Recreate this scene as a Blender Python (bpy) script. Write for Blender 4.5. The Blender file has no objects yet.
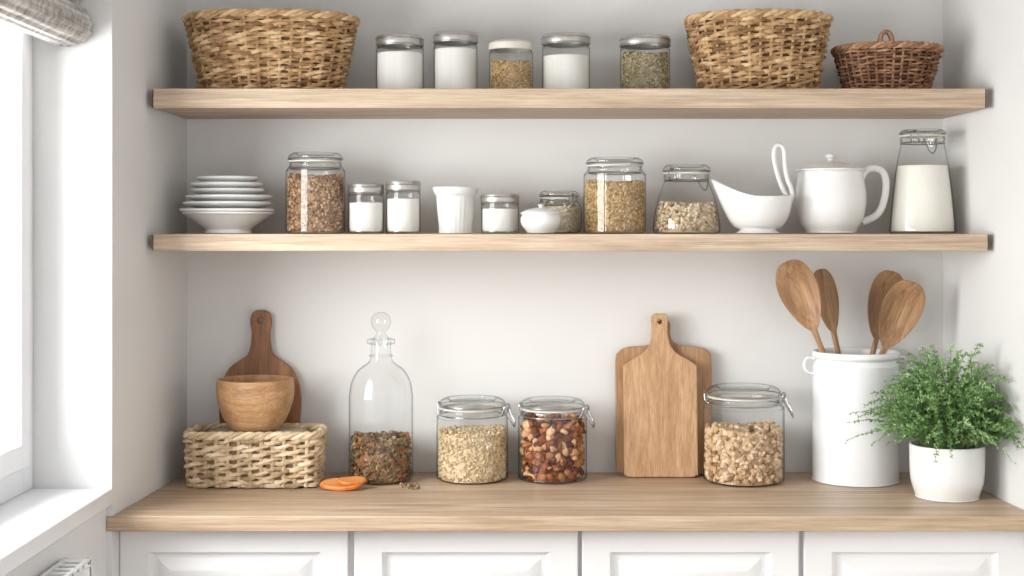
import bpy, math, random
import numpy as np
from mathutils import Vector, Matrix
random.seed(7); rng=np.random.default_rng(7)
D=2.95; K=0.0021; CZ=1.4124; VX=525; VY=228
COUNTER=0.9
def S(y): return D/(D+y)
def YS(s): return D/s-D
def X(px,y): return (px-VX)*K/S(y)
def Z(py,y): return CZ+(VY-py)*K/S(y)
scene=bpy.context.scene
scene.view_settings.view_transform='Standard'
try: scene.cycles.transparent_max_bounces=24
except Exception: pass
# ------------------------------------------------------------ materials
def srgb(c):
    r=[]
    for v in c:
        v=v/255
        r.append(v/12.92 if v<=0.04045 else ((v+0.055)/1.055)**2.4)
    return (r[0],r[1],r[2],1)
def newmat(name):
    m=bpy.data.materials.new(name); m.use_nodes=True
    nt=m.node_tree; b=nt.nodes['Principled BSDF']
    return m,nt,b
def coords(nt,scale=(1,1,1),rot=(0,0,0)):
    tc=nt.nodes.new('ShaderNodeTexCoord'); mp=nt.nodes.new('ShaderNodeMapping')
    mp.inputs['Scale'].default_value=scale; mp.inputs['Rotation'].default_value=rot
    nt.links.new(tc.outputs['Object'],mp.inputs['Vector']); return mp
def noise(nt,mp,scale,detail=4,rough=.5,dist=0):
    n=nt.nodes.new('ShaderNodeTexNoise'); n.inputs['Scale'].default_value=scale
    n.inputs['Detail'].default_value=detail; n.inputs['Roughness'].default_value=rough
    n.inputs['Distortion'].default_value=dist
    if mp: nt.links.new(mp.outputs[0],n.inputs['Vector'])
    return n
def ramp(nt,stops,fac):
    r=nt.nodes.new('ShaderNodeValToRGB'); e=r.color_ramp.elements
    while len(e)<len(stops): e.new(.5)
    for i,(p,c) in enumerate(stops):
        e[i].position=p; e[i].color=srgb(c)
    nt.links.new(fac,r.inputs['Fac']); return r
def bump(nt,b,h,strength=.2,dist=.002):
    bp=nt.nodes.new('ShaderNodeBump'); bp.inputs['Strength'].default_value=strength
    bp.inputs['Distance'].default_value=dist
    nt.links.new(h,bp.inputs['Height']); nt.links.new(bp.outputs[0],b.inputs['Normal'])
def paint(name,col,rough=.6,var=4,bs=.08,scale=60):
    m,nt,b=newmat(name); mp=coords(nt)
    n=noise(nt,mp,3,3); c2=tuple(max(0,v-var) for v in col)
    r=ramp(nt,[(.3,c2),(.7,col)],n.outputs['Fac'])
    nt.links.new(r.outputs[0],b.inputs['Base Color']); b.inputs['Roughness'].default_value=rough
    n2=noise(nt,mp,scale,4); bump(nt,b,n2.outputs['Fac'],bs,.002)
    return m
def ceramic(name,col,rough=.22):
    m,nt,b=newmat(name); mp=coords(nt); n=noise(nt,mp,12,2)
    r=ramp(nt,[(.3,tuple(v-4 for v in col)),(.7,col)],n.outputs['Fac'])
    nt.links.new(r.outputs[0],b.inputs['Base Color']); b.inputs['Roughness'].default_value=rough
    return m
def wood(name,dark,mid,light,axis='X',s=1.0,rough=.55,knots=0):
    m,nt,b=newmat(name)
    lo,hi=1.2*s,22*s
    sc={'X':(lo,hi,hi),'Z':(hi,hi,lo),'Y':(hi,lo,hi)}[axis]
    mp=coords(nt,sc); n=noise(nt,mp,1.6,8,.62,.9)
    r=ramp(nt,[(.28,dark),(.5,mid),(.72,light)],n.outputs['Fac'])
    sc2=tuple(v*4 if v>lo else v*2 for v in sc)
    mp2=coords(nt,sc2); n2=noise(nt,mp2,2.5,5,.7)
    r2=ramp(nt,[(.35,(206,198,192)),(.6,(255,255,255))],n2.outputs['Fac'])
    mx=nt.nodes.new('ShaderNodeMix'); mx.data_type='RGBA'; mx.blend_type='MULTIPLY'
    mx.inputs['Factor'].default_value=.8
    nt.links.new(r.outputs[0],mx.inputs['A']); nt.links.new(r2.outputs[0],mx.inputs['B'])
    out=mx.outputs['Result']
    if knots:
        sc3={'X':(1.2,9,9),'Z':(9,9,1.2),'Y':(9,1.2,9)}[axis]
        mp3=coords(nt,sc3); n3=noise(nt,mp3,knots,2,.5,.4)
        r3=ramp(nt,[(.24,(190,172,156)),(.36,(255,255,255))],n3.outputs['Fac'])
        m2=nt.nodes.new('ShaderNodeMix'); m2.data_type='RGBA'; m2.blend_type='MULTIPLY'; m2.inputs['Factor'].default_value=.8
        nt.links.new(out,m2.inputs['A']); nt.links.new(r3.outputs[0],m2.inputs['B']); out=m2.outputs['Result']
    nt.links.new(out,b.inputs['Base Color'])
    b.inputs['Roughness'].default_value=rough
    bump(nt,b,n2.outputs['Fac'],.15,.001)
    return m
def attr_mat(name,stops,rough=.7,bs=.3,bscale=300,spec=.3,trans=0):
    m,nt,b=newmat(name)
    a=nt.nodes.new('ShaderNodeAttribute'); a.attribute_name='rnd'
    mp=coords(nt); n=noise(nt,mp,bscale,3)
    ad=nt.nodes.new('ShaderNodeMath'); ad.operation='MULTIPLY_ADD'
    nt.links.new(n.outputs['Fac'],ad.inputs[0]); ad.inputs[1].default_value=.3
    sb=nt.nodes.new('ShaderNodeMath'); sb.operation='SUBTRACT'; sb.inputs[1].default_value=.15
    nt.links.new(a.outputs['Fac'],sb.inputs[0]); nt.links.new(sb.outputs[0],ad.inputs[2])
    r=ramp(nt,stops,ad.outputs[0])
    nt.links.new(r.outputs[0],b.inputs['Base Color']); b.inputs['Roughness'].default_value=rough
    b.inputs['Specular IOR Level'].default_value=spec
    if bs: bump(nt,b,n.outputs['Fac'],bs,.001)
    return m
def glassmat(name,tint=(.98,.986,.984),edge=(.42,.45,.45),cap=.5,st=.62):
    m=bpy.data.materials.new(name); m.use_nodes=True; nt=m.node_tree; nt.nodes.clear()
    o=nt.nodes.new('ShaderNodeOutputMaterial'); t=nt.nodes.new('ShaderNodeBsdfTransparent')
    g=nt.nodes.new('ShaderNodeBsdfGlossy'); g.inputs['Roughness'].default_value=.03
    lw=nt.nodes.new('ShaderNodeLayerWeight'); lw.inputs['Blend'].default_value=.5
    r=nt.nodes.new('ShaderNodeValToRGB'); e=r.color_ramp.elements
    e[0].position=st; e[0].color=(*tint,1); e[1].position=.98; e[1].color=(*edge,1)
    nt.links.new(lw.outputs['Facing'],r.inputs['Fac']); nt.links.new(r.outputs[0],t.inputs['Color'])
    pw=nt.nodes.new('ShaderNodeMath'); pw.operation='POWER'; pw.inputs[1].default_value=4.5
    nt.links.new(lw.outputs['Facing'],pw.inputs[0])
    ma=nt.nodes.new('ShaderNodeMath'); ma.operation='MULTIPLY_ADD'; ma.inputs[1].default_value=cap; ma.inputs[2].default_value=.05
    nt.links.new(pw.outputs[0],ma.inputs[0])
    mx=nt.nodes.new('ShaderNodeMixShader'); nt.links.new(ma.outputs[0],mx.inputs[0])
    nt.links.new(t.outputs[0],mx.inputs[1]); nt.links.new(g.outputs[0],mx.inputs[2])
    nt.links.new(mx.outputs[0],o.inputs['Surface']); return m
def metal(name,col,rough=.3,met=1):
    m,nt,b=newmat(name); mp=coords(nt); n=noise(nt,mp,80,2)
    r=ramp(nt,[(.3,tuple(v-12 for v in col)),(.7,col)],n.outputs['Fac'])
    nt.links.new(r.outputs[0],b.inputs['Base Color'])
    b.inputs['Metallic'].default_value=met; b.inputs['Roughness'].default_value=rough; return m
M={}
M['wall']=paint('wall_paint',(226,225,224),.85)
M['wallL']=paint('reveal_paint',(228,228,228),.85)
M['ceil']=paint('ceiling_paint',(238,238,237),.9)
M['cab']=paint('cabinet_paint',(240,240,241),.4,3,.03,30)
M['frame']=paint('window_frame_paint',(236,237,240),.35,2,.02)
M['floor']=wood('floor_wood',(140,116,92),(168,142,116),(188,162,136),'Y',.6)
M['shelf']=wood('shelf_oak',(176,153,130),(206,184,160),(224,207,186),'X',1,knots=2.2)
M['counter']=wood('counter_oak',(168,142,116),(198,173,146),(218,198,174),'X',.8,.45,knots=1.6)
M['board']=wood('board_beech',(172,132,94),(198,158,118),(214,178,140),'Z',1.2,knots=2)
M['board2']=wood('board_oak',(150,112,78),(180,140,102),(198,160,124),'Z',1.2)
M['walnut']=wood('board_walnut',(116,74,46),(148,100,66),(172,124,86),'Z',1.2)
M['bowl']=wood('bowl_wood',(166,122,82),(194,150,106),(212,174,132),'X',1.5,.45)
M['spoon']=wood('spoon_wood',(140,102,70),(178,138,100),(204,166,126),'Z',1.8,.5)
M['glass']=glassmat('clear_glass')
M['pane']=glassmat('window_glass',(.98,.99,.99),(.9,.92,.92))
M['metal']=metal('steel_wire',(180,180,183),.28)
M['lid']=metal('lid_metal',(190,187,182),.38,.75)
M['white']=ceramic('white_ceramic',(236,236,235))
M['white2']=ceramic('white_stoneware',(232,232,230),.4)
M['enamel']=ceramic('white_enamel',(240,241,243),.22)
M['flour']=paint('flour',(240,238,234),.95,6,.5,220)
M['milk']=paint('milk',(242,239,230),.4,2,.0)
M['gasket']=paint('rubber_gasket',(215,212,204),.6,4)
M['whitelid']=paint('cream_lid',(226,219,208),.5,4)
M['linen']=paint('linen',(190,176,150),.95,14,.5,200)
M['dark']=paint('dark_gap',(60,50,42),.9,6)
M['wick']=attr_mat('wicker',[(0,(124,92,62)),(.35,(168,132,94)),(.7,(200,166,124)),(1,(224,196,156))],.65,.4,120)
M['wickd']=attr_mat('dark_wicker',[(0,(90,62,46)),(.4,(136,98,74)),(.8,(172,132,102)),(1,(194,156,124))],.65,.4,120)
M['sea']=attr_mat('seagrass',[(0,(152,128,98)),(.3,(192,168,136)),(.7,(218,196,164)),(1,(234,216,188))],.8,.5,160)
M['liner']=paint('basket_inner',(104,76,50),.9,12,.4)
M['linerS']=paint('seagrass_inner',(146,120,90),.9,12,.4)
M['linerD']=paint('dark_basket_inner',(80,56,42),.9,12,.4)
M['oats']=attr_mat('oats',[(0,(174,146,108)),(.3,(210,186,148)),(.8,(230,210,176)),(1,(242,228,202))],.8)
M['gran']=attr_mat('granola',[(0,(154,118,84)),(.3,(198,164,128)),(.8,(222,194,158)),(1,(238,216,186))],.8)
M['nuts']=attr_mat('mixed_nuts',[(0,(62,34,24)),(.25,(112,58,36)),(.5,(148,84,52)),(.75,(186,128,82)),(1,(228,192,150))],.45)
M['pot']=attr_mat('potpourri',[(0,(56,44,36)),(.25,(110,80,54)),(.45,(142,76,50)),(.6,(146,130,88)),(.8,(98,98,70)),(1,(204,172,128))],.7)
M['brown']=attr_mat('brown_lentils',[(0,(104,78,56)),(.4,(154,120,90)),(.8,(190,156,122)),(1,(216,184,152))],.7)
M['gold']=attr_mat('golden_grain',[(0,(146,116,74)),(.4,(186,154,106)),(.8,(208,178,132)),(1,(224,200,158))],.7)
M['pale']=attr_mat('pale_seeds',[(0,(120,92,68)),(.2,(186,160,126)),(.6,(216,196,166)),(1,(234,220,198))],.7)
M['cream']=attr_mat('rolled_cream_flakes',[(0,(206,190,162)),(.4,(228,216,192)),(1,(242,234,216))],.7)
M['green']=attr_mat('green_seeds',[(0,(110,100,72)),(.4,(152,138,104)),(.8,(180,166,132)),(1,(204,190,160))],.7)
M['orange']=attr_mat('dried_orange',[(0,(140,70,28)),(.5,(196,108,46)),(1,(222,150,86))],.6)
M['leaf']=attr_mat('leaf',[(0,(66,102,58)),(.4,(106,146,84)),(.75,(146,180,118)),(1,(182,208,156))],.6,0,40)
M['stem']=paint('stem',(112,134,84),.7,10)
M['soil']=paint('soil',(58,44,34),.95,16,.8,150)
def blindmat():
    m,nt,b=newmat('woven_blind'); mp=coords(nt,(130,5,130))
    n=noise(nt,mp,1,4,.6)
    mp2=coords(nt,(20,90,20)); n2=noise(nt,mp2,1,3,.6)
    mu=nt.nodes.new('ShaderNodeMath'); mu.operation='ADD'; nt.links.new(n.outputs['Fac'],mu.inputs[0]); nt.links.new(n2.outputs['Fac'],mu.inputs[1])
    hf=nt.nodes.new('ShaderNodeMath'); hf.operation='MULTIPLY'; hf.inputs[1].default_value=.5; nt.links.new(mu.outputs[0],hf.inputs[0])
    r=ramp(nt,[(.38,(132,128,124)),(.5,(182,178,174)),(.62,(218,214,210))],hf.outputs[0])
    nt.links.new(r.outputs[0],b.inputs['Base Color']); b.inputs['Roughness'].default_value=.9
    bump(nt,b,hf.outputs[0],.6,.004); return m
M['blind']=blindmat()
# ------------------------------------------------------------ mesh builder
class B:
    def __init__(s): s.v=[];s.f=[];s.m=[];s.a=[];s.slots=[]
    def slot(s,mat):
        if mat not in s.slots: s.slots.append(mat)
        return s.slots.index(mat)
    def add(s,vs,fs,mat,a=None):
        o=len(s.v); s.v.extend([tuple(map(float,p)) for p in vs])
        s.a.extend(a if a is not None else [.5]*len(vs))
        mi=s.slot(mat)
        for f in fs: s.f.append(tuple(i+o for i in f)); s.m.append(mi)
    def lathe(s,prof,c,mat,seg=48,sx=1,sy=1,closed=False,func=None,cap=False):
        vs=[];idx=[]
        for r,z in prof:
            if r<1e-6: idx.append([len(vs)]*seg); vs.append((c[0],c[1],c[2]+z))
            else:
                row=[]
                for i in range(seg):
                    t=2*math.pi*i/seg; rr=r*(func(t,z) if func else 1)
                    row.append(len(vs)); vs.append((c[0]+rr*sx*math.cos(t),c[1]+rr*sy*math.sin(t),c[2]+z))
                idx.append(row)
        fs=[]; n=len(prof); rng_=range(n if closed else n-1)
        for j in rng_:
            a,b=idx[j],idx[(j+1)%n]
            for i in range(seg):
                k=(i+1)%seg; q=[a[i],a[k],b[k],b[i]]; u=[]
                for x in q:
                    if x not in u: u.append(x)
                if len(u)>2: fs.append(u)
        s.add(vs,fs,mat)
    def loft(s,rings,mat,closed=False,caps=True,a=None):
        n=len(rings[0]); vs=[p for r in rings for p in r]; fs=[]
        m=len(rings)
        for j in range(m if closed else m-1):
            for i in range(n):
                k=(i+1)%n; j2=(j+1)%m
                fs.append((j*n+i,j*n+k,j2*n+k,j2*n+i))
        if caps and not closed:
            fs.append(tuple(reversed(range(n)))); fs.append(tuple((m-1)*n+i for i in range(n)))
        s.add(vs,fs,mat,a)
    def tube(s,pts,r,mat,closed=False,sides=6,flat=1.0,avals=None):
        P=[Vector(p) for p in pts]; n=len(P)
        if not hasattr(r,'__len__'): r=[r]*n
        T=[]
        for i in range(n):
            if closed: t=P[(i+1)%n]-P[i-1]
            else: t=P[min(i+1,n-1)]-P[max(i-1,0)]
            T.append(t.normalized() if t.length>1e-9 else Vector((0,0,1)))
        up=Vector((0,0,1)) if abs(T[0].z)<.9 else Vector((0,1,0))
        u=(up-T[0]*up.dot(T[0])).normalized(); rings=[]
        for i in range(n):
            u=(u-T[i]*u.dot(T[i]))
            u=u.normalized() if u.length>1e-6 else Vector((1,0,0))
            w=T[i].cross(u); ring=[]
            for k in range(sides):
                a=2*math.pi*k/sides; ring.append(P[i]+u*(math.cos(a)*r[i])+w*(math.sin(a)*r[i]*flat))
            rings.append(ring)
        av=None
        if avals is not None: av=[x for x in avals for _ in range(sides)]
        s.loft(rings,mat,closed=closed,caps=True,a=av)
    def box(s,lo,hi,mat):
        x0,y0,z0=lo;x1,y1,z1=hi
        vs=[(x0,y0,z0),(x1,y0,z0),(x1,y1,z0),(x0,y1,z0),(x0,y0,z1),(x1,y0,z1),(x1,y1,z1),(x0,y1,z1)]
        s.add(vs,[(0,3,2,1),(4,5,6,7),(0,1,5,4),(1,2,6,5),(2,3,7,6),(3,0,4,7)],mat)
    def prism(s,poly,z0,z1,mat):
        n=len(poly); vs=[(x,y,z0) for x,y in poly]+[(x,y,z1) for x,y in poly]
        s.add(vs,[tuple(reversed(range(n))),tuple(range(n,2*n))]+[(i,(i+1)%n,n+(i+1)%n,n+i) for i in range(n)],mat)
    def torus(s,c,R,r,mat,seg=48,sides=8,sx=1,sy=1):
        s.tube([(c[0]+R*sx*math.cos(2*math.pi*i/seg),c[1]+R*sy*math.sin(2*math.pi*i/seg),c[2]) for i in range(seg)],r,mat,True,sides)
    def make(s,name,angle=35,bevel=0):
        V=np.array(s.v); c=np.array([(V[:,0].min()+V[:,0].max())/2,(V[:,1].min()+V[:,1].max())/2,V[:,2].min()])
        me=bpy.data.meshes.new(name); me.from_pydata((V-c).tolist(),[],s.f); me.update()
        for m in s.slots: me.materials.append(m)
        me.polygons.foreach_set('material_index',s.m)
        at=me.attributes.new('rnd','FLOAT','POINT'); at.data.foreach_set('value',s.a)
        import bmesh
        bm=bmesh.new(); bm.from_mesh(me); bmesh.ops.recalc_face_normals(bm,faces=bm.faces); bm.to_mesh(me); bm.free()
        me.shade_smooth(); me.set_sharp_from_angle(angle=math.radians(angle))
        o=bpy.data.objects.new(name,me); o.location=c; scene.collection.objects.link(o)
        if bevel:
            md=o.modifiers.new('bevel','BEVEL'); md.width=bevel; md.segments=3; md.limit_method='ANGLE'; md.angle_limit=math.radians(50)
            md.harden_normals=False
        return o
def smooth(pts,n=6,closed=False):
    P=[np.array(p,float) for p in pts]; out=[]; N=len(P)
    for i in range(N if closed else N-1):
        if closed: p0,p1,p2,p3=P[i-1],P[i],P[(i+1)%N],P[(i+2)%N]
        else: p0,p1,p2,p3=P[max(i-1,0)],P[i],P[i+1],P[min(i+2,N-1)]
        for j in range(n):
            t=j/n
            out.append(.5*((2*p1)+(-p0+p2)*t+(2*p0-5*p1+4*p2-p3)*t*t+(-p0+3*p1-3*p2+p3)*t**3))
    if not closed: out.append(P[-1])
    return [tuple(p) for p in out]
# ------------------------------------------------------------ room
WLb=-338*K; WLf=X(112,-.45); YF=-.45; WRb=418*K; WRf=.912
ZC=2.5; YB=-3.3
def simple(name,fn,mat=None,**kw):
    b=B(); fn(b); return b.make(name,**kw)
simple('wall_back',lambda b:b.box((-1.05,0,0),(1.05,.1,ZC),M['wall']))
simple('wall_left',lambda b:b.prism([(WLb,0),(WLf,YF),(-1.05,YF),(-1.05,0)],0,ZC,M['wallL']))
simple('wall_right',lambda b:b.prism([(WRb,0),(1.05,0),(1.05,YB),(WRf+.01,YB),(WRf,YF)],0,ZC,M['wall']))
SZ=Z(488,YF)
WX=-.745; GX=-.875
simple('wall_window_side',lambda b:(b.box((-1.0,YB,0),(WX,YF,SZ-.03),M['wallL']),
   b.box((-1.0,YB,2.3),(WX,YF,ZC),M['wallL']),b.box((-1.0,YB,SZ-.03),(WX,-2.3,2.3),M['wallL'])))
simple('trim_window_sill',lambda b:b.box((-.93,-2.29,SZ-.03),(WX+.012,YF-.001,SZ),M['frame']),bevel=.004)
def win(b):
    x0,x1=-.935,GX; y0,y1=-2.3,YF-.001; z0,z1=SZ,2.3
    fw=.045
    for (a,c,e,f) in [(y1-fw,y1,z0,z1),(y0,y0+fw,z0,z1),(y0+fw,y1-fw,z0,z0+fw),(y0+fw,y1-fw,z1-fw,z1)]:
        b.box((x0,a,e),(x1,c,f),M['frame'])
    ym=(y0+y1)/2
    b.box((x0,ym-.03,z0+fw),(x1,ym+.03,z1-fw),M['frame'])
    for (ya,yb) in [(y0+fw,ym-.03),(ym+.03,y1-fw)]:
        g=.003; xa,xb=-.925,GX+.012; sw=.042
        A,Bb=ya+g,yb-g; za,zb=z0+fw+g,z1-fw-g
        b.box((xa,A,za),(xb,A+sw,zb),M['frame']); b.box((xa,Bb-sw,za),(xb,Bb,zb),M['frame'])
        b.box((xa,A+sw,za),(xb,Bb-sw,za+sw),M['frame']); b.box((xa,A+sw,zb-sw),(xb,Bb-sw,zb),M['frame'])
        b.box((-.905,A+sw,za+sw),(-.900,Bb-sw,zb-sw),M['pane'])
simple('window_1',win,bevel=.003)
simple('floor',lambda b:b.box((-1.05,YB,-.05),(1.05,.1,0),M['floor']))
simple('ceiling',lambda b:b.box((-1.05,YB,ZC),(1.05,.1,ZC+.05),M['ceil']))
def blind(b):
    y0,y1=-2.2,YF-.012; cx=X(71,YF); cz=Z(26,YF)
    pts=[]
    for i in range(96):
        a=2*math.pi*i/96; r=.039+.0012*math.cos(16*a)+.0015*math.cos(3*a+1)
        pts.append((cx+r*1.1*math.cos(a),cz+r*math.sin(a)))
    ys=[y0+(y1-y0)*i/20 for i in range(21)]
    b.loft([[(p[0],y,p[1]) for p in pts] for y in ys],M['blind'])
    sp=[]
    for i in range(90):
        a=i*.28; r=.036*(1-i/95); sp.append((cx+r*1.1*math.cos(a),y1+.0015,cz+r*math.sin(a)))
    b.tube(sp,.0016,M['blind'],sides=5)
    for i in range(3):
        zz=cz+.052+i*.05; rr=[]
        for j in range(28):
            a=2*math.pi*j/28; rr.append((cx-.008+.03*math.cos(a),zz+.034*math.sin(a)))
        b.loft([[(p[0],y,p[1]) for p in rr] for y in (y0,y1)],M['blind'])
    b.box((cx-.02,y0,cz),(cx-.004,y1,2.29),M['blind'])
simple('roman_blind',blind)
def rad(b):
    x0,x1=WX+.006,WX+.05; z0,z1=.18,Z(552,-.66); y0,y1=-1.75,-.70
    b.box((x0,y0,z0),(x0+.012,y1,z1-.012),M['frame']); b.box((x1-.012,y0,z0),(x1,y1,z1-.012),M['frame'])
    b.box((x0,y1-.008,z0),(x1,y1,z1),M['frame']); b.box((x0,y0,z0),(x1,y0+.008,z1),M['frame'])
    n=40
    b.box((x0,y0,z1-.012),(x0+.008,y1,z1),M['frame']); b.box((x1-.008,y0,z1-.012),(x1,y1,z1),M['frame'])
    for i in range(n):
        y=y0+(y1-y0)*(i+.5)/n; b.box((x0,y-.005,z1-.01),(x1,y+.005,z1-.001),M['frame'])
    b.box((x0+.013,y0+.02,z0+.02),(x1-.013,y1-.02,z1-.05),M['dark'])
    b.box((x0+.013,y1-.1,0),(x0+.03,y1-.08,z0+.05),M['frame'])
    b.box((x0+.013,y0+.1,0),(x0+.03,y0+.12,z0+.05),M['frame'])
    b.box((WX+.0005,y1-.2,.4),(x0+.002,y1-.16,.45),M['frame'])
simple('radiator',rad,bevel=.002)
# ------------------------------------------------------------ shelves, counter, cabinets
def wl(y): return WLb+(WLf-WLb)*(y/YF)
def wr(y): return WRb+(WRf-WRb)*(y/YF)
SY=YS(1.10)
T1=CZ+(228-88.5)*K/1.1; T1b=CZ+(228-108)*K/1.1
T2=CZ+(228-234)*K/1.1; T2b=CZ+(228-251)*K/1.1
def shelf(t,bz,x0=153,x1=985.5):
    def f(b):
        b.prism([(WLb+.001,-.001),(X(x0,SY),SY),(X(x1,SY),SY),(WRb-.001,-.001)],bz,t,M['shelf'])
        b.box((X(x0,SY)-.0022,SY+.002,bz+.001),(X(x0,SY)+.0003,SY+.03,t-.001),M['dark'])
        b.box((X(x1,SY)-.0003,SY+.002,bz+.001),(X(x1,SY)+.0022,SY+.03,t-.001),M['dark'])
    return f
simple('wooden_shelf',shelf(T1,T1b),bevel=.0015)
simple('wooden_shelf',shelf(T2,T2b,153,988),bevel=.0015)
CY=YS(1.18)
ct=Z(531,CY)
simple('wooden_countertop',lambda b:b.prism([(WLb+.001,-.001),(wl(-.448)+.001,-.448),(-.743,-.4515),(-.743,CY-.004),(WRf-.002,CY-.004),(wr(-.448)-.001,-.448),(WRb-.001,-.001)],ct,COUNTER,M['counter']),bevel=.002)
def cab(b):
    fy=YS(1.163); dy=.02
    b.prism([(WLb+.004,-.004),(wl(fy+dy)+.003,fy+dy),(wr(fy+dy)-.003,fy+dy),(WRb-.004,-.004)],0.08,ct-.0005,M['cab'])
    b.box((WLb+.01,fy+.07,0),(WRb-.01,-.01,.08),M['cab'])
    ed=[(119.5,348),(354,578),(582,799),(804,1026)]
    zt=ct-.006; zb=.1
    for a,c in ed:
        x0,x1=X(a,fy),X(c,fy)
        x1=min(x1,wr(fy)-.004)
        seq=[(0,dy),(0,.002),(.002,0),(.050,0),(.054,.008),(.059,.011),(.066,.011),(.074,.006),(.092,.0005)]
        rings=[]
        for ins,yy in seq:
            zi=ins*.8
            rings.append([(x0+ins,fy+yy,zb+zi),(x1-ins,fy+yy,zb+zi),(x1-ins,fy+yy,zt-zi),(x0+ins,fy+yy,zt-zi)])
        b.loft(rings,M['cab'])
simple('base_cabinet',cab,angle=20)
# ------------------------------------------------------------ containers
def get_ico(n):
    import bmesh
    bm=bmesh.new(); bmesh.ops.create_icosphere(bm,subdivisions=n,radius=1)
    v=np.array([p.co[:] for p in bm.verts]); f=[tuple(q.index for q in p.verts) for p in bm.faces]; bm.free(); return v,f
ICO=get_ico(1); ICO2=get_ico(2)
def rotm():
    q=rng.normal(size=4); q/=np.linalg.norm(q); w,x,y,z=q
    return np.array([[1-2*(y*y+z*z),2*(x*y-z*w),2*(x*z+y*w)],[2*(x*y+z*w),1-2*(x*x+z*z),2*(y*z-x*w)],[2*(x*z-y*w),2*(y*z+x*w),1-2*(x*x+y*y)]])
def grain(b,p,size,mat,tmpl=ICO,jit=.18):
    v,f=tmpl; vv=v*(1+rng.uniform(-jit,jit,(len(v),1))); vv=vv*np.array(size); vv=vv@rotm().T+np.array(p)
    a=float(rng.random()); b.add(vv.tolist(),f,mat,[a]*len(v))
def fill(b,c,Rf,z0,z1,size,mat,dens=1.0,tmpl=ICO,uneven=.004,jit=.18,vary=0):
    g=max(size); m=sum(size)/3
    H=z1-z0; Rm=Rf((z0+z1)/2)
    core=[(0,z0)]
    for i in range(9):
        z=z0+(H-m*.8)*i/8; core.append((max(Rf(z)-m*1.6,.002),z))
    core.append((0,z1-m*.8)); b.lathe(core,c,mat,24)
    def sz():
        if vary:
            k=rng.random()
            if k<.35: return (size[0]*1.15,size[1]*.72,size[2]*.62)
            if k<.6: return (size[0]*.8,size[1]*.85,size[2]*.85)
        return tuple(q*rng.uniform(.75,1.05) for q in size)
    n=int(2*math.pi*Rm*H/(m*m*3.2)*dens*1.6)
    for i in range(n):
        t=rng.random()*2*math.pi; z=z0+m+rng.random()*(H-m)
        r=Rf(z)-g*(.75+.5*rng.random())-(g*.15 if vary else 0)
        grain(b,(c[0]+r*math.cos(t),c[1]+r*math.sin(t),c[2]+z),sz(),mat,tmpl,jit)
    Rt=Rf(z1)-g; n=int(math.pi*Rt*Rt/(m*m*3.2)*dens*1.3)
    for i in range(n):
        t=rng.random()*2*math.pi; r=Rt*math.sqrt(rng.random())
        z=z1+uneven*math.sin(t*2+1)*(r/Rt)+rng.uniform(-.5,.5)*m
        grain(b,(c[0]+r*math.cos(t),c[1]+r*math.sin(t),c[2]+z),sz(),mat,tmpl,jit)
def interp_prof(prof):
    zs=[p[1] for p in prof]; rs=[p[0] for p in prof]
    return lambda z: float(np.interp(z,zs,rs))
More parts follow.
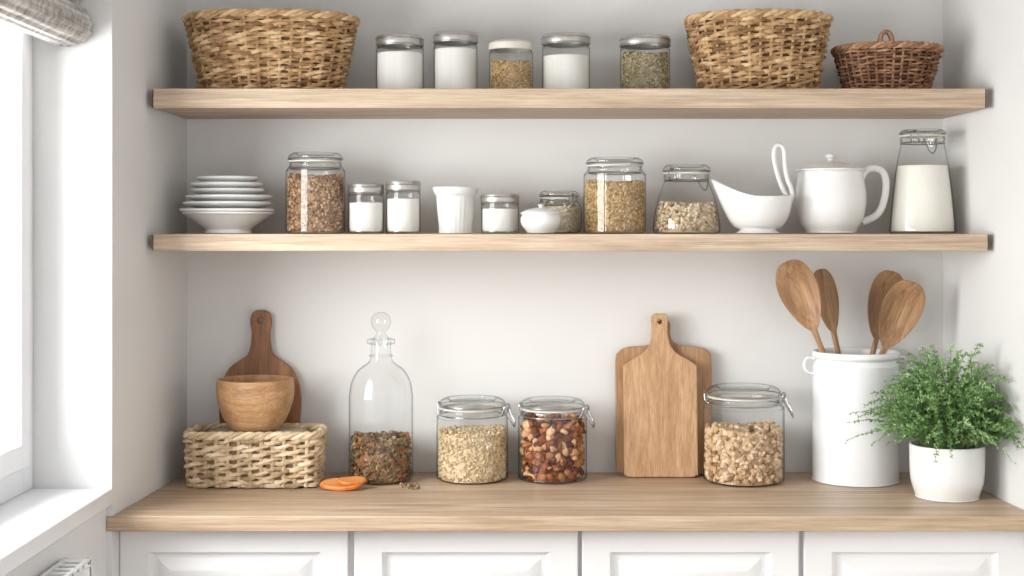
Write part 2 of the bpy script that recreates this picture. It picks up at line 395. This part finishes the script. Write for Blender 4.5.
def jar(name,x0,x1,top,y,base,content,mat,fillpy,size=(.004,.004,.003),lid='glass',neck=.84,body=None,clasp=0,
        dens=1,tmpl=ICO,lidfrac=.1,uneven=.004,powder=False,jit=.18,vary=0):
    s=S(y); R=(x1-x0)/2*K/s; cx=X((x0+x1)/2,y); H=Z(top,y)-base; c=(cx,y,base)
    if base<1: H=Z(top+2,y)-base
    b=B()
    lz=H*(1-lidfrac)
    if body is None: body=[(.86,0),(.95,.012),(.995,.04),(1,.09),(1,.74),(.98,.79),(.92,.835),(neck,.87),(neck,.90)]
    prof=[(q*R,h*lz/.9) for q,h in body]; rn=prof[-1][0]
    prof_s=smooth(prof,3)
    b.lathe([(0,.002)]+[(r,z+.0005) for r,z in prof_s],c,M['glass'],56)
    b.lathe([(rn,lz-.010),(rn*1.045,lz-.008),(rn*1.05,lz-.003),(rn*1.02,lz),(rn*.95,lz)],c,M['glass'],56)
    Rf0=interp_prof(prof_s); th=.0022
    Rf=lambda z: Rf0(z)-th
    fz=Z(fillpy,y)-base
    if powder:
        pr=[(0,.005),(max(Rf(.005)-.003,.001),.005)]
        for i in range(1,10):
            z=.005+(fz-.005)*i/9; pr.append((Rf(z)-.0008,z))
        pr+= [(Rf(fz)*.7,fz+.002),(Rf(fz)*.3,fz+.0035),(0,fz+.003)]
        b.lathe(pr,c,mat,48)
    else: fill(b,c,Rf,.003,fz,size,mat,dens,tmpl,uneven,jit,vary)
    if lid=='glass':
        b.lathe([(rn*.99,lz),(rn*1.06,lz+.0005),(rn*1.07,lz+.0035),(rn*.99,lz+.005)],c,M['gasket'],48,closed=True)
        z=lz+.005; h=H-z
        b.lathe([(rn*.7,z-.004),(rn*1.03,z),(rn*1.08,z+h*.18),(rn*1.08,z+h*.5),(rn*1.0,z+h*.82),(rn*.9,z+h),(rn*.78,z+h),(rn*.74,z+h*.65),(0,z+h*.6)],c,M['glass'],56)
        b.torus((c[0],c[1],lz-.012+base),rn*1.03,.0014,M['metal']); b.torus((c[0],c[1],lz+.0075+base),rn*1.095,.0014,M['metal'])
    elif lid=='metal':
        b.lathe([(rn*.9,lz-.004),(rn*1.08,lz-.006),(rn*1.10,lz-.003),(rn*1.10,H-.004),(rn*1.06,H-.0005),(rn*.95,H),(rn*.9,H-.002),(0,H-.002)],c,M['lid'],48)
        b.torus((c[0],c[1],base+lz-.004),rn*1.09,.0013,M['metal'])
        b.torus((c[0],c[1],base+(lz+H)/2),rn*1.11,.0009,M['metal'])
    elif lid=='cream':
        b.lathe([(rn*.9,lz-.004),(rn*1.12,lz-.005),(rn*1.13,lz),(rn*1.1,H-.006),(rn*.9,H-.001),(0,H)],c,M['whitelid'],48)
    if clasp:
        ang=clasp
        ca,sa=math.cos(ang),math.sin(ang); t=(-sa,ca)
        def P(out,side,z): return (c[0]+ca*(rn*1.05+out)+t[0]*side,c[1]+sa*(rn*1.05+out)+t[1]*side,base+z)
        w=R*.2; L=R*.34
        pts=[P(.0,-w,lz-.012),P(.006,-w,lz-.004),P(.010,-w,lz+.008),P(.012,-w*.9,lz-.004),P(.013+L*.40,-w*.6,lz-L*.9),P(.014+L*.5,0,lz-L*1.3),
             P(.013+L*.40,w*.6,lz-L*.9),P(.012,w*.9,lz-.004),P(.010,w,lz+.008),P(.006,w,lz-.004),P(0,w,lz-.012)]
        b.tube(smooth(pts,4),.0015,M['metal'],sides=6)
        pts=[P(.002,-w*.8,lz+.008),P(.008,-w*.8,lz+.012),P(.010,-w*.8,lz+.004),P(.010,w*.8,lz+.004),P(.008,w*.8,lz+.012),P(.002,w*.8,lz+.008)]
        b.tube(smooth(pts,3),.0015,M['metal'],sides=6)
        ca2,sa2=-ca,-sa; t2=(-sa2,ca2)
        def P2(out,side,z): return (c[0]+ca2*(rn*1.05+out)+t2[0]*side,c[1]+sa2*(rn*1.05+out)+t2[1]*side,base+z)
        b.tube(smooth([P2(0,-w*.6,lz-.012),P2(.006,-w*.6,lz-.006),P2(.007,-w*.4,lz+.009),P2(.007,w*.4,lz+.009),P2(.006,w*.6,lz-.006),P2(0,w*.6,lz-.012)],4),.0015,M['metal'],sides=6)
    return b.make(name)
ty=-.13
jar('glass_jar_with_flour',376,424,36,ty,T1,'f',M['flour'],54,lid='metal',powder=True,neck=.9,lidfrac=.13)
jar('glass_jar_with_flour',433.5,477.5,33,ty,T1,'f',M['flour'],50,lid='metal',powder=True,neck=.92,lidfrac=.12)
jar('glass_jar_with_grain',489,533,41,ty,T1,'g',M['gold'],63,(.0032,.0024,.0022),lid='cream',neck=.9,lidfrac=.13)
jar('glass_jar_with_flour',542,590,35,ty,T1,'f',M['flour'],57,lid='metal',powder=True,neck=.92,lidfrac=.12)
jar('glass_jar_with_seeds',620,670,37,ty,T1,'g',M['green'],55,(.0034,.0026,.0024),lid='metal',neck=.92,lidfrac=.12)
my=-.13
jar('glass_jar_with_lentils',286,345,153,my,T2,'g',M['brown'],177,(.0042,.0036,.003),lid='glass',neck=.84,lidfrac=.12)
jar('small_jar_with_sugar',348,384,184,my,T2,'f',M['flour'],203,lid='metal',powder=True,neck=.9,lidfrac=.14)
jar('small_jar_with_sugar',386,420.5,181,my,T2,'f',M['flour'],199,lid='metal',powder=True,neck=.92,lidfrac=.14)
jar('small_jar_with_sugar',481,519,194,my,T2,'f',M['flour'],209,lid='metal',powder=True,neck=.92,lidfrac=.16)
jar('small_clamp_jar_with_oats',536,582,191,-.062,T2,'g',M['cream'],206,(.0036,.003,.002),lid='glass',neck=.8,lidfrac=.2,clasp=2.2,
    body=[(.7,0),(.86,.02),(.97,.12),(1,.28),(1,.55),(.95,.7),(.84,.82),(.78,.86),(.78,.90)])
jar('glass_jar_with_grain',583.5,646,158,my,T2,'g',M['gold'],183,(.0036,.003,.0026),lid='glass',neck=.84,lidfrac=.12)
jar('conical_jar_with_seeds',653,720,165,my,T2,'g',M['pale'],205,(.0046,.004,.003),lid='glass',lidfrac=.14,clasp=.9,
    body=[(.88,0),(.97,.012),(1,.05),(1,.13),(.95,.32),(.84,.56),(.72,.72),(.65,.82),(.65,.90)])
jar('glass_milk_bottle',890,955,130,-.11,T2,'f',M['milk'],166,lid='glass',powder=True,lidfrac=.07,clasp=1.0,
    body=[(.93,0),(.99,.01),(1,.03),(.97,.12),(.90,.35),(.81,.58),(.71,.75),(.66,.82),(.64,.90)])
jar('glass_jar_with_oats',436.5,508,396,-.085,COUNTER,'g',M['oats'],430,(.0046,.0038,.0016),clasp=-.35,neck=.86,lidfrac=.13,dens=.9)
jar('glass_jar_with_nuts',518,587,397,-.085,COUNTER,'g',M['nuts'],421,(.0120,.0098,.0088),clasp=-.4,tmpl=ICO2,neck=.86,lidfrac=.13,dens=1.4,jit=.12,vary=1)
jar('glass_jar_with_granola',703.5,784,384,-.108,COUNTER,'g',M['gran'],429,(.0075,.006,.0052),clasp=-.35,neck=.84,lidfrac=.12,dens=1.1,tmpl=ICO2)
# ------------------------------------------------------------ bottle with stopper
def bottle(b):
    y=-.1; s=S(y); u=K/s; c=(X(381,y),y,COUNTER); R=32*u
    prof=[(R*.9,.001),(R*.98,.006),(R,.014),(R,.05),(R,78*u),(R*.985,88*u),(R*.92,99*u),(R*.76,109*u),(R*.55,115*u),(R*.40,118.5*u),(R*.33,123*u),(R*.31,130*u),(R*.31,139*u)]
    ps=smooth(prof,4)
    b.lathe([(0,.002)]+ps,c,M['glass'],64)
    b.lathe([(R*.31,136*u),(R*.43,137*u),(R*.44,141*u),(R*.33,142*u),(R*.25,141*u)],c,M['glass'],40)
    b.torus((c[0],c[1],COUNTER+125*u),R*.35,.0018,M['glass'])
    b.lathe(smooth([(R*.2,134*u),(R*.24,142*u),(R*.18,145*u),(R*.13,147*u),(R*.14,149*u),(R*.25,153*u),(R*.31,159*u),(R*.25,165*u),(R*.1,168*u),(0,168.5*u)],4),c,M['glass'],36)
    Rf0=interp_prof(ps)
    fill(b,c,lambda z:Rf0(z)-.002,.003,44*u,(.0080,.0055,.0022),M['pot'],1.2,ICO,.005)
simple('glass_bottle_with_stopper',bottle)
# ------------------------------------------------------------ baskets
def resample(poly,n):
    P=np.array(poly+[poly[0]]); d=np.r_[0,np.cumsum(np.linalg.norm(np.diff(P,axis=0),axis=1))]
    t=np.linspace(0,d[-1],n,endpoint=False); return np.c_[np.interp(t,d,P[:,0]),np.interp(t,d,P[:,1])]
def outline(hx,hy,p=2,n=400):
    o=[]
    for i in range(n):
        t=2*math.pi*i/n; c,s=math.cos(t),math.sin(t)
        o.append((hx*math.copysign(abs(c)**(2/p),c),hy*math.copysign(abs(s)**(2/p),s)))
    return o
def basket(b,c,h,bot,top,rows,stakes,rs,mat,liner,p=2,ppw=4,amp=None,rim=1.4,skew=0,bulge=0,flat=.75):
    n=stakes*ppw; amp=amp or rs*1.0
    def lev(v):
        w=v+bulge*math.sin(v*math.pi)
        hx=bot[0]+(top[0]-bot[0])*w; hy=bot[1]+(top[1]-bot[1])*w
        o=resample(outline(hx,hy,p),n)
        tg=np.roll(o,-1,0)-np.roll(o,1,0); tg/=np.linalg.norm(tg,axis=1)[:,None]
        return o,np.c_[tg[:,1],-tg[:,0]]
    for r in range(rows):
        v=(r+.5)/rows; o,nm=lev(v)
        ph=rng.random()*6; am=amp*rng.uniform(.7,1.3)
        pts=[];rad=[];av=[]; base=rng.random()*.5+.2; f2=rng.integers(2,6)
        for i in range(n):
            off=am*math.cos(math.pi*i/ppw+math.pi*r)
            q=o[i]+nm[i]*off
            zz=c[2]+v*h+rs*.45*math.sin(f2*2*math.pi*i/n+ph)+rng.uniform(-.15,.15)*rs
            zz+=skew*rs*math.sin(math.pi*i/ppw+math.pi*r)
            zz=max(zz,c[2]+rs*1.05)
            pts.append((c[0]+q[0],c[1]+q[1],zz)); rad.append(rs*rng.uniform(.85,1.12)); av.append(min(1,max(0,base+.3*math.sin(i*.37+ph)+rng.uniform(-.1,.1))))
        b.tube(pts,rad,mat,True,6,flat,av)
    lv=[lev(v) for v in (0,.25,.5,.75,1)]
    for k in range(stakes):
        i=(k*ppw)%n; pts=[(c[0]+l[0][i][0],c[1]+l[0][i][1],c[2]+h*j/4+.002) for j,l in enumerate(lv)]
        b.tube(pts,rs*.75,mat,False,6,1,[.3+.4*random.random()]*5)
    o,nm=lev(1)
    for q in range(3):
        pts=[];av=[]
        for i in range(n):
            a=2*math.pi*(i*stakes*.4/n)+q*2*math.pi/3
            off=rs*rim*.8*math.cos(a); z=rs*rim*.8*math.sin(a)
            pp=o[i]+nm[i]*off; pts.append((c[0]+pp[0],c[1]+pp[1],c[2]+h+z-rs*.2)); av.append(.45+.2*q+rng.uniform(-.15,.15))
        b.tube(pts,rs*rim*.8,mat,True,6,1,av)
    rings=[]
    for v in (0,.25,.5,.75,.97):
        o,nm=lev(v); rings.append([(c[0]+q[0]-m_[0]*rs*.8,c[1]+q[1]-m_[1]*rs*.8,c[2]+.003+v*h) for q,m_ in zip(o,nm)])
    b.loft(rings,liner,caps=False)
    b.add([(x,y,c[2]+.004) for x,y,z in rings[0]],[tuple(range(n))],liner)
by=-.135; sb=S(by); u=K/sb
BK=dict(ppw=5,amp=.0034,rim=1.25,skew=.35,flat=.62)
simple('wicker_basket',lambda b:basket(b,(X(272,by),by,T1+.001),Z(21,by)-T1,(69*u,.080),(84*u,.112),24,38,.0043,M['wick'],M['liner'],2.3,**BK))
simple('wicker_basket',lambda b:basket(b,(X(758,by),by,T1+.001),Z(21,by)-T1,(57*u,.076),(70*u,.108),24,34,.0043,M['wick'],M['liner'],2.2,**BK))
def bk3(b):
    c=(X(887,-.125),-.125,T1+.001); h=Z(50,by)-T1
    basket(b,c,h,(40*u,.066),(52*u,.094),14,34,.0034,M['wickd'],M['linerD'],2.1,5,.0026,1.4,.2,flat=.65)
    yy=c[1]-.085; xx=c[0]-12*u
    pts=[(xx-5*u,yy,c[2]+h-.004),(xx-5.5*u,yy,c[2]+h+6*u),(xx-3*u,yy,c[2]+h+11*u),(xx,yy,c[2]+h+12.5*u),(xx+3*u,yy,c[2]+h+11*u),(xx+5.5*u,yy,c[2]+h+6*u),(xx+5*u,yy,c[2]+h-.004)]
    for k in (0,.0035,-.0035):
        b.tube(smooth([(p[0],p[1]+k,p[2]) for p in pts],4),.0045,M['wickd'],sides=6)
simple('small_wicker_basket',bk3)
simple('seagrass_basket',lambda b:basket(b,(-.540,-.130,COUNTER+.001),.104,(.127,.060),(.130,.062),12,32,.0051,M['sea'],M['linerS'],7,5,.0038,1.1,.45,flat=.75))
def linen(b):
    c=(-.540,-.130)
    for i in range(4):
        z=COUNTER+.009+i*.0245; hx=.108-.002*i; hy=.042
        o=resample(outline(hx,hy,6),60)
        b.loft([[(c[0]+q[0]*f,c[1]+q[1]*f,z+zz) for q in o] for f,zz in ((.93,0),(.99,.004),(1,.012),(.99,.020),(.93,.0245))],M['linen'])
simple('folded_linen_stack',linen)
LZ=COUNTER+.009+4*.0245+.0005
def wbowl(b):
    y=-.128; u=K/S(y); c=(X(255.5,y),y,LZ); H=Z(379,y)-LZ; R=38.5*u
    b.lathe(smooth([(0,.0005),(R*.5,.0005),(R*.64,.004),(R*.82,H*.25),(R*.96,H*.55),(R,H*.8),(R*.985,H*.98),(R*.96,H),(R*.93,H*.97),(R*.9,H*.6),(R*.7,H*.2),(0,H*.12)],4),c,M['bowl'],64)
simple('wooden_bowl',wbowl)
# ------------------------------------------------------------ cutting boards
def board(name,cx,ybot,lean,half,hole,hz,th,mat,roll=0):
    u=K/S(ybot)
    pts=smooth([(0,half[0][1])]+half+[(0,half[-1][1])],5)[0:]
    full=pts+[(-x,z) for x,z in reversed(pts[1:-1])]
    cu=bpy.data.curves.new(name,'CURVE'); cu.dimensions='2D'; cu.fill_mode='BOTH'
    def sp(pl):
        s_=cu.splines.new('POLY'); s_.points.add(len(pl)-1); s_.use_cyclic_u=True
        for i,p in enumerate(pl): s_.points[i].co=(p[0]*u,p[1]*u,0,1)
    sp(full); sp([(hole*math.cos(t),hz+hole*math.sin(t)) for t in [2*math.pi*i/20 for i in range(20)]])
    bv=.0025; cu.extrude=th/2-bv; cu.bevel_depth=bv; cu.bevel_resolution=3; cu.offset=-bv
    ob=bpy.data.objects.new('tmp',cu); scene.collection.objects.link(ob)
    dg=bpy.context.evaluated_depsgraph_get(); me=bpy.data.meshes.new_from_object(ob.evaluated_get(dg))
    bpy.data.objects.remove(ob)
    me.transform(Matrix.Rotation(math.pi/2,4,'X')); me.transform(Matrix.Rotation(roll,4,'Y'))
    zmin=min(v.co.z for v in me.vertices)
    me.transform(Matrix.Translation((0,0,-zmin))); me.transform(Matrix.Rotation(-lean,4,'X'))
    zmin=min(v.co.z for v in me.vertices); me.transform(Matrix.Translation((0,0,-zmin)))
    me.name=name; me.materials.clear(); me.materials.append(mat); me.shade_smooth(); me.set_sharp_from_angle(angle=math.radians(40))
    o=bpy.data.objects.new(name,me); o.location=(X(cx,ybot),ybot,COUNTER); scene.collection.objects.link(o); return o
board('cutting_board',661,-.064,.10,[(30,.0),(35,2),(37,7),(37,60),(37,106),(35,112),(28,117),(19,122),(12,129),(8.5,139),(8,150),(8.5,158),(5.5,163)],2.4,155,.018,M['board'])
board('cutting_board',664,-.034,.070,[(34,0),(44,3),(48,10),(48,60),(48,112),(45,122),(36,127),(16,129),(9,134),(7,142),(7,150),(4,154)],2.2,147,.016,M['board2'])
board('paddle_cutting_board',259.5,-.034,.06,[(14,0),(28,14),(38,40),(41,68),(39,88),(32,104),(21,113),(13,119),(10,128),(9,140),(10.5,152),(8.5,160),(4,163)],3,153,.015,M['walnut'])
# ------------------------------------------------------------ utensil canister
cy_=-.092; u=K/S(cy_)
CX=X(855.5,cy_); CR=43*u; CH=Z(351,cy_)-COUNTER
def can(b):
    c=(CX,cy_,COUNTER); R=CR; H=CH
    b.lathe(smooth([(0,.001),(R*.92,.001),(R*.975,.004),(R*.985,.012),(R*.985,H*.5),(R*.985,H*.86),(R*.97,H*.90),(R*.93,H*.925),(R*.92,H*.94),(R*.985,H*.955),(R*1.0,H*.97),(R*.99,H*.995),(R*.95,H),(R*.91,H*.98),(R*.90,H*.9),(R*.90,.2*H),(R*.88,.03*H),(0,.03*H)],3),c,M['enamel'],72)
    for sg in (-1,1):
        pts=[(c[0]+sg*R*.95,c[1],c[2]+H*.94),(c[0]+sg*R*1.1,c[1],c[2]+H*.95),(c[0]+sg*R*1.19,c[1],c[2]+H*.91),(c[0]+sg*R*1.17,c[1],c[2]+H*.86),(c[0]+sg*R*1.07,c[1],c[2]+H*.83),(c[0]+sg*R*.95,c[1],c[2]+H*.83)]
        b.tube(smooth(pts,4),.0036,M['enamel'],sides=10,flat=1.5)
simple('ceramic_utensil_canister',can)
def spoon(name,p0,p1,w,bl,dish,roll=0,flatend=False,hw=.0065):
    p0=Vector(p0);p1=Vector(p1); L=(p1-p0).length
    b=B(); rings=[]; seg=20
    ts=[i/14*(L-bl)/L for i in range(14)]+[ (L-bl+bl*(1-(1-i/34)**1.4))/L for i in range(35)]
    for t in ts:
        z=L*t; d=L-z
        if d<bl:
            q=max(0.0,d/bl)
            a=q**.72
            ww=w*math.sqrt(max(0,math.sin(math.pi*min(1,a))))
            if q>.45: ww=max(ww*(1-.15*(q-.45)),hw)
            ww=max(ww,.0004)
            hh=.0045*(.3+.7*min(1,ww/w)); di=dish*max(0.0,math.sin(math.pi*min(1,q)))**.8
        else: ww=hw*(1-.15*math.sin(math.pi*z/L)); hh=.0055; di=0
        ring=[]
        for k in range(seg):
            a=2*math.pi*k/seg; x=ww*math.cos(a); y=hh*math.sin(a)+di*(1-math.cos(a)**2)
            ring.append((x,y,z))
        rings.append(ring)
    b.loft(rings,M['spoon'])
    me=bpy.data.meshes.new(name); me.from_pydata(b.v,[],b.f); me.materials.append(M['spoon']); me.update()
    me.shade_smooth(); me.set_sharp_from_angle(angle=math.radians(70))
    o=bpy.data.objects.new(name,me); dirv=(p1-p0).normalized()
    yax=Vector((0,1,0)); yax=(yax-dirv*yax.dot(dirv)).normalized(); xax=yax.cross(dirv)
    R=Matrix((xax,yax,dirv)).transposed().to_4x4(); o.matrix_world=Matrix.Translation(p0)@R@Matrix.Rotation(roll,4,'Z')
    scene.collection.objects.link(o); return o
def pp(px,py,y): return (X(px,y),y,Z(py,y))
spoon('wooden_spoon',pp(866,462,-.130),pp(787,261,-.110),.040,.150,.018,-.25)
spoon('wooden_spatula',pp(862,462,-.045),pp(820,269,-.060),.026,.135,.006,.1)
spoon('wooden_spoon',pp(846,462,-.085),pp(893,271,-.060),.042,.145,.016,.3)
spoon('wooden_spoon',pp(834,462,-.105),pp(914,282,-.125),.042,.145,.018,.1)
# ------------------------------------------------------------ ceramics on middle shelf
def plates(b):
    y=-.13; u=K/S(y); c=(X(228,y),y,T2)
    b.lathe(smooth([(0,.001),(22*u,.001),(24*u,.002),(23*u,4*u),(28*u,8*u),(37*u,15*u),(43*u,19*u),(45*u,20*u),(44*u,21.5*u),(34*u,16*u),(0,12*u)],3),c,M['white'],56)
    for i,(r,z) in enumerate([(46,22),(43,29),(42,35.5),(36,42),(35,48),(30,54)]):
        ox,oy=random.uniform(-1.5,1.5)*u,random.uniform(-1,1)*u; cc=(c[0]+ox,c[1]+oy,c[2]+(z-6)*u)
        b.lathe(smooth([(0,0),(r*.5*u,0),(r*.55*u,.8*u),(r*.85*u,4*u),(r*u,6.4*u),(r*1.01*u,7.8*u),(r*.98*u,9*u),(r*.84*u,6.8*u),(r*.55*u,3.4*u),(0,3*u)],3),cc,M['white'],56)
simple('stack_of_plates',plates)
def cup(b):
    y=-.13; u=K/S(y); c=(X(455.5,y),y,T2)
    b.lathe(smooth([(0,.001),(15*u,.001),(16.5*u,.003),(16.5*u,8*u),(18*u,22*u),(19*u,36*u),(19.5*u,38*u),(21*u,40*u),(22.5*u,44*u),(22.7*u,46*u),(21.7*u,46.5*u),(20*u,43*u),(17*u,30*u),(15*u,6*u),(0,5*u)],3),c,M['white2'],96,
      func=lambda t,z:1+.012*math.cos(24*t)*(1 if z<36*u else 0))
simple('white_ceramic_cup',cup)
def sugar(b):
    y=-.185; u=K/S(y); c=(X(541,y),y,T2)
    b.lathe(smooth([(0,.001),(12*u,.001),(15*u,3*u),(19.5*u,9*u),(20.5*u,15*u),(19*u,19*u),(20.5*u,20*u),(20*u,21.5*u),(15*u,24*u),(6*u,26*u),(2*u,26.5*u),(3*u,29*u),(0,30*u)],4),c,M['white'],48)
simple('lidded_sugar_bowl',sugar)
def gravy(b):
    y=-.16; u=K/S(y); c=(X(758,y),y,T2); seg=56
    b.lathe(smooth([(0,.001),(20*u,.001),(21*u,1.5*u),(18*u,4*u),(19*u,6*u)],3),c,M['white'],40)
    def ring(v,ins=0):
        f=.50+.50*math.sqrt(max(0,1-(1-v)**2)); r=[]
        for k in range(seg):
            t=2*math.pi*k/seg; cs,sn=math.cos(t),math.sin(t)
            w=max(0,-cs)**2.2; w2=max(0,cs)**4
            x=cs*(f*34)-13*w*v**1.8; yy=sn*f*26*(1-.45*w*v)
            z=4+v*(33+17*w*v**.6+1.5*w2)
            if ins: x*=1-ins*.06; yy*=1-ins*.08; z+=ins*.5
            r.append((c[0]+x*u,c[1]+yy*u,c[2]+z*u))
        return r
    rings=[ring(v/14) for v in range(0,15)]+[ring(1,.6)]+[ring(v/14,1.0) for v in range(14,0,-1)]
    b.loft(rings,M['white'])
    hp=[(789,200),(783,190),(778,176),(774,159),(775,148),(780,145),(784,150),(785,164),(787,178),(791,188),(792,197),(787,206)]
    b.tube(smooth([(X(p[0],y),y,Z(p[1],y)) for p in hp],4),.0044,M['white'],sides=8)
simple('gravy_boat',gravy)
def teapot(b):
    y=-.115; u=K/S(y); c=(X(830.5,y),y,T2)
    b.lathe(smooth([(0,.001),(23*u,.001),(25*u,2*u),(26*u,4*u),(31*u,12*u),(34.5*u,26*u),(35*u,38*u),(33.5*u,50*u),(32*u,59*u),(33*u,62*u),(35*u,63*u),(34.5*u,64.5*u),(30*u,65.5*u),(22*u,69*u),(10*u,72*u),(4*u,73*u),(3.5*u,75*u),(5.5*u,77*u),(4*u,80*u),(0,80.5*u)],4),c,M['white'],64)
    hp=[(861,178),(866,170),(875,168),(883,172),(886,182),(885,196),(881,209),(874,217),(862,222)]
    b.tube(smooth([(X(p[0],y),y,Z(p[1],y)) for p in hp],4),.0072,M['white'],sides=12,flat=.7)
simple('white_ceramic_teapot',teapot)
# ------------------------------------------------------------ potted plant
def plant(b):
    y=-.275; u=K/S(y); c=(X(947,y),y,COUNTER); R=36.5*u; H=Z(444,y)-COUNTER
    b.lathe(smooth([(0,.001),(R*.78,.001),(R*.83,.003),(R*.88,.012),(R*.96,.03),(R*.99,.05),(R,H*.8),(R,H*.97),(R*.98,H),(R*.93,H*.99),(R*.92,H*.9),(R*.9,H*.85)],3),c,M['white'],64)
    b.lathe([(R*.91,H*.86),(R*.5,H*.9),(0,H*.92)],c,M['soil'],32)
    top=Vector((c[0],c[1],c[2]+H*.9))
    def lim(p):
        m=wr(p.y)-.012
        if p.x>m: p.x=m-rng.uniform(0,.006)
        dx,dy=p.x-CX,p.y-cy_; r=math.hypot(dx,dy); rr=CR*1.12+.006
        if p.z<COUNTER+CH+.03 and r<rr: p.x=CX+dx/r*rr; p.y=cy_+dy/r*rr
        if p.y>-.015: p.y=-.015
        return p
    for i in range(225):
        az=rng.random()*2*math.pi
        out=(.02+.175*rng.random()**.7); up=.190*(1-.72*(out/.195)**2.0)*rng.uniform(.62,1.14)
        ex,ey=math.cos(az)*out,math.sin(az)*out*.85
        if ex>0 : ey-=.06*ex/.18
        e=top+Vector((ex,ey,up))
        p0=top+Vector((ex*.25,ey*.25,0)); pm=top+Vector((ex*.55,ey*.55,up*.95+.02))
        e.z-=rng.uniform(0,.05)*(out/.185)
        pts=[]; NK=20
        for k in range(NK):
            t=k/(NK-1); q=p0*(1-t)**2+pm*2*t*(1-t)+e*t*t
            q+=Vector(rng.normal(size=3))*.0012
            pts.append(lim(Vector(q)))
        b.tube([tuple(p) for p in pts],[.0010*(1-.035*k) for k in range(NK)],M['stem'],sides=4)
        bs=rng.normal(.52,.13); sref=Vector(rng.normal(size=3))
        for k in range(4,NK):
            tg=(pts[k]-pts[k-1])
            if tg.length<1e-6: continue
            tg.normalize(); taper=1-.55*max(0,(k-NK*.45)/(NK*.55))
            for sg in (-1,1,0):
                side=tg.cross(sref+Vector(rng.normal(size=3))*.45).normalized()
                ln=rng.uniform(.008,.013)*taper; wd=ln*.25
                d=(side*sg+tg*.6).normalized() if sg else (tg+side*.5*rng.uniform(-1,1)).normalized()
                wv=d.cross(Vector(rng.normal(size=3))).normalized()*wd; nn=d.cross(wv).normalized()*wd*.25
                p=pts[k]-tg*rng.random()*.005
                a=float(min(1,max(0,bs+rng.normal(0,.13)+.3*(k/NK-.55))))
                q=[p,p+d*ln*.45+wv+nn,p+d*ln,p+d*ln*.45-wv+nn,p+d*ln*.5]
                q=[lim(Vector(x)) for x in q]
                b.add([tuple(x) for x in q],[(0,1,4),(1,2,4),(2,3,4),(3,0,4)],M['leaf'],[a]*5)
simple('potted_fern',plant)
# ------------------------------------------------------------ small food bits
def slab(b,px,py,L,W,ang,tilt,z,th,mat,bend=0):
    """lens-shaped dried fruit slice lying tilted towards the room"""
    y=YS((py-228)/244); c=Vector((X(px,y),y,COUNTER+z)); n=16
    Rm=Matrix.Rotation(ang,3,'Z')@Matrix.Rotation(tilt,3,'X')
    up=[(L/2*math.cos(math.pi*i/n),W*.62*math.sin(math.pi*i/n)**.9) for i in range(n+1)]
    lo=[(-L/2*math.cos(math.pi*i/n),-W*.38*math.sin(math.pi*i/n)) for i in range(1,n)]
    pl=up+lo; rings=[]
    for f,zz in ((.86,0),(1,.3),(1,.7),(.88,1),(.8,.93)):
        rings.append([Rm@Vector((x*f,yy*f,zz*th+bend*(x/L)**2)) for x,yy in pl])
    zm=min(v.z for r in rings for v in r)
    av=[.35+.5*random.random() for _ in pl]; avs=av+av+av+[min(1,a+.2) for a in av]+[min(1,a+.3) for a in av]
    b.loft([[tuple(c+v-Vector((0,0,zm))) for v in r] for r in rings],mat,a=avs)
def oranges(b):
    slab(b,341,490,.084,.046,-.10,.26,.0004,.009,M['orange'],.008)
    slab(b,352,490,.058,.034,.30,.20,.0100,.008,M['orange'],.006)
simple('dried_orange_slices',oranges)
def petals(b):
    for i in range(16):
        px=rng.uniform(398,420); py=rng.uniform(484.5,490); y=YS((py-228)/244)
        grain(b,(X(px,y),y,COUNTER+.003),(.0045,.003,.0015),M['pot'])
simple('dried_petals',petals)
# ------------------------------------------------------------ camera + light
cam=bpy.data.cameras.new('camera'); cam.sensor_width=36; cam.lens=(D/K)/1024*36
cam.shift_x=-(VX-512)/1024; cam.shift_y=-(288-VY)/1024
co=bpy.data.objects.new('camera',cam); co.location=(0,-D,CZ); co.rotation_euler=(math.pi/2,0,0)
scene.collection.objects.link(co); scene.camera=co
w=bpy.data.worlds.new('world'); scene.world=w; w.use_nodes=True
bg=w.node_tree.nodes['Background']; bg.inputs['Color'].default_value=(1,.985,.965,1); bg.inputs['Strength'].default_value=1.20
def area(name,loc,rot,sx,sy,e,col=(1,1,1)):
    l=bpy.data.lights.new(name,'AREA'); l.shape='RECTANGLE'; l.size=sx; l.size_y=sy; l.energy=e; l.color=col
    o=bpy.data.objects.new(name,l); o.location=loc; o.rotation_euler=rot; scene.collection.objects.link(o); return o
area('window_daylight',(-1.5,-1.5,1.75),(0,-math.pi/2,0),1.6,2.2,175,(1,.995,.985))
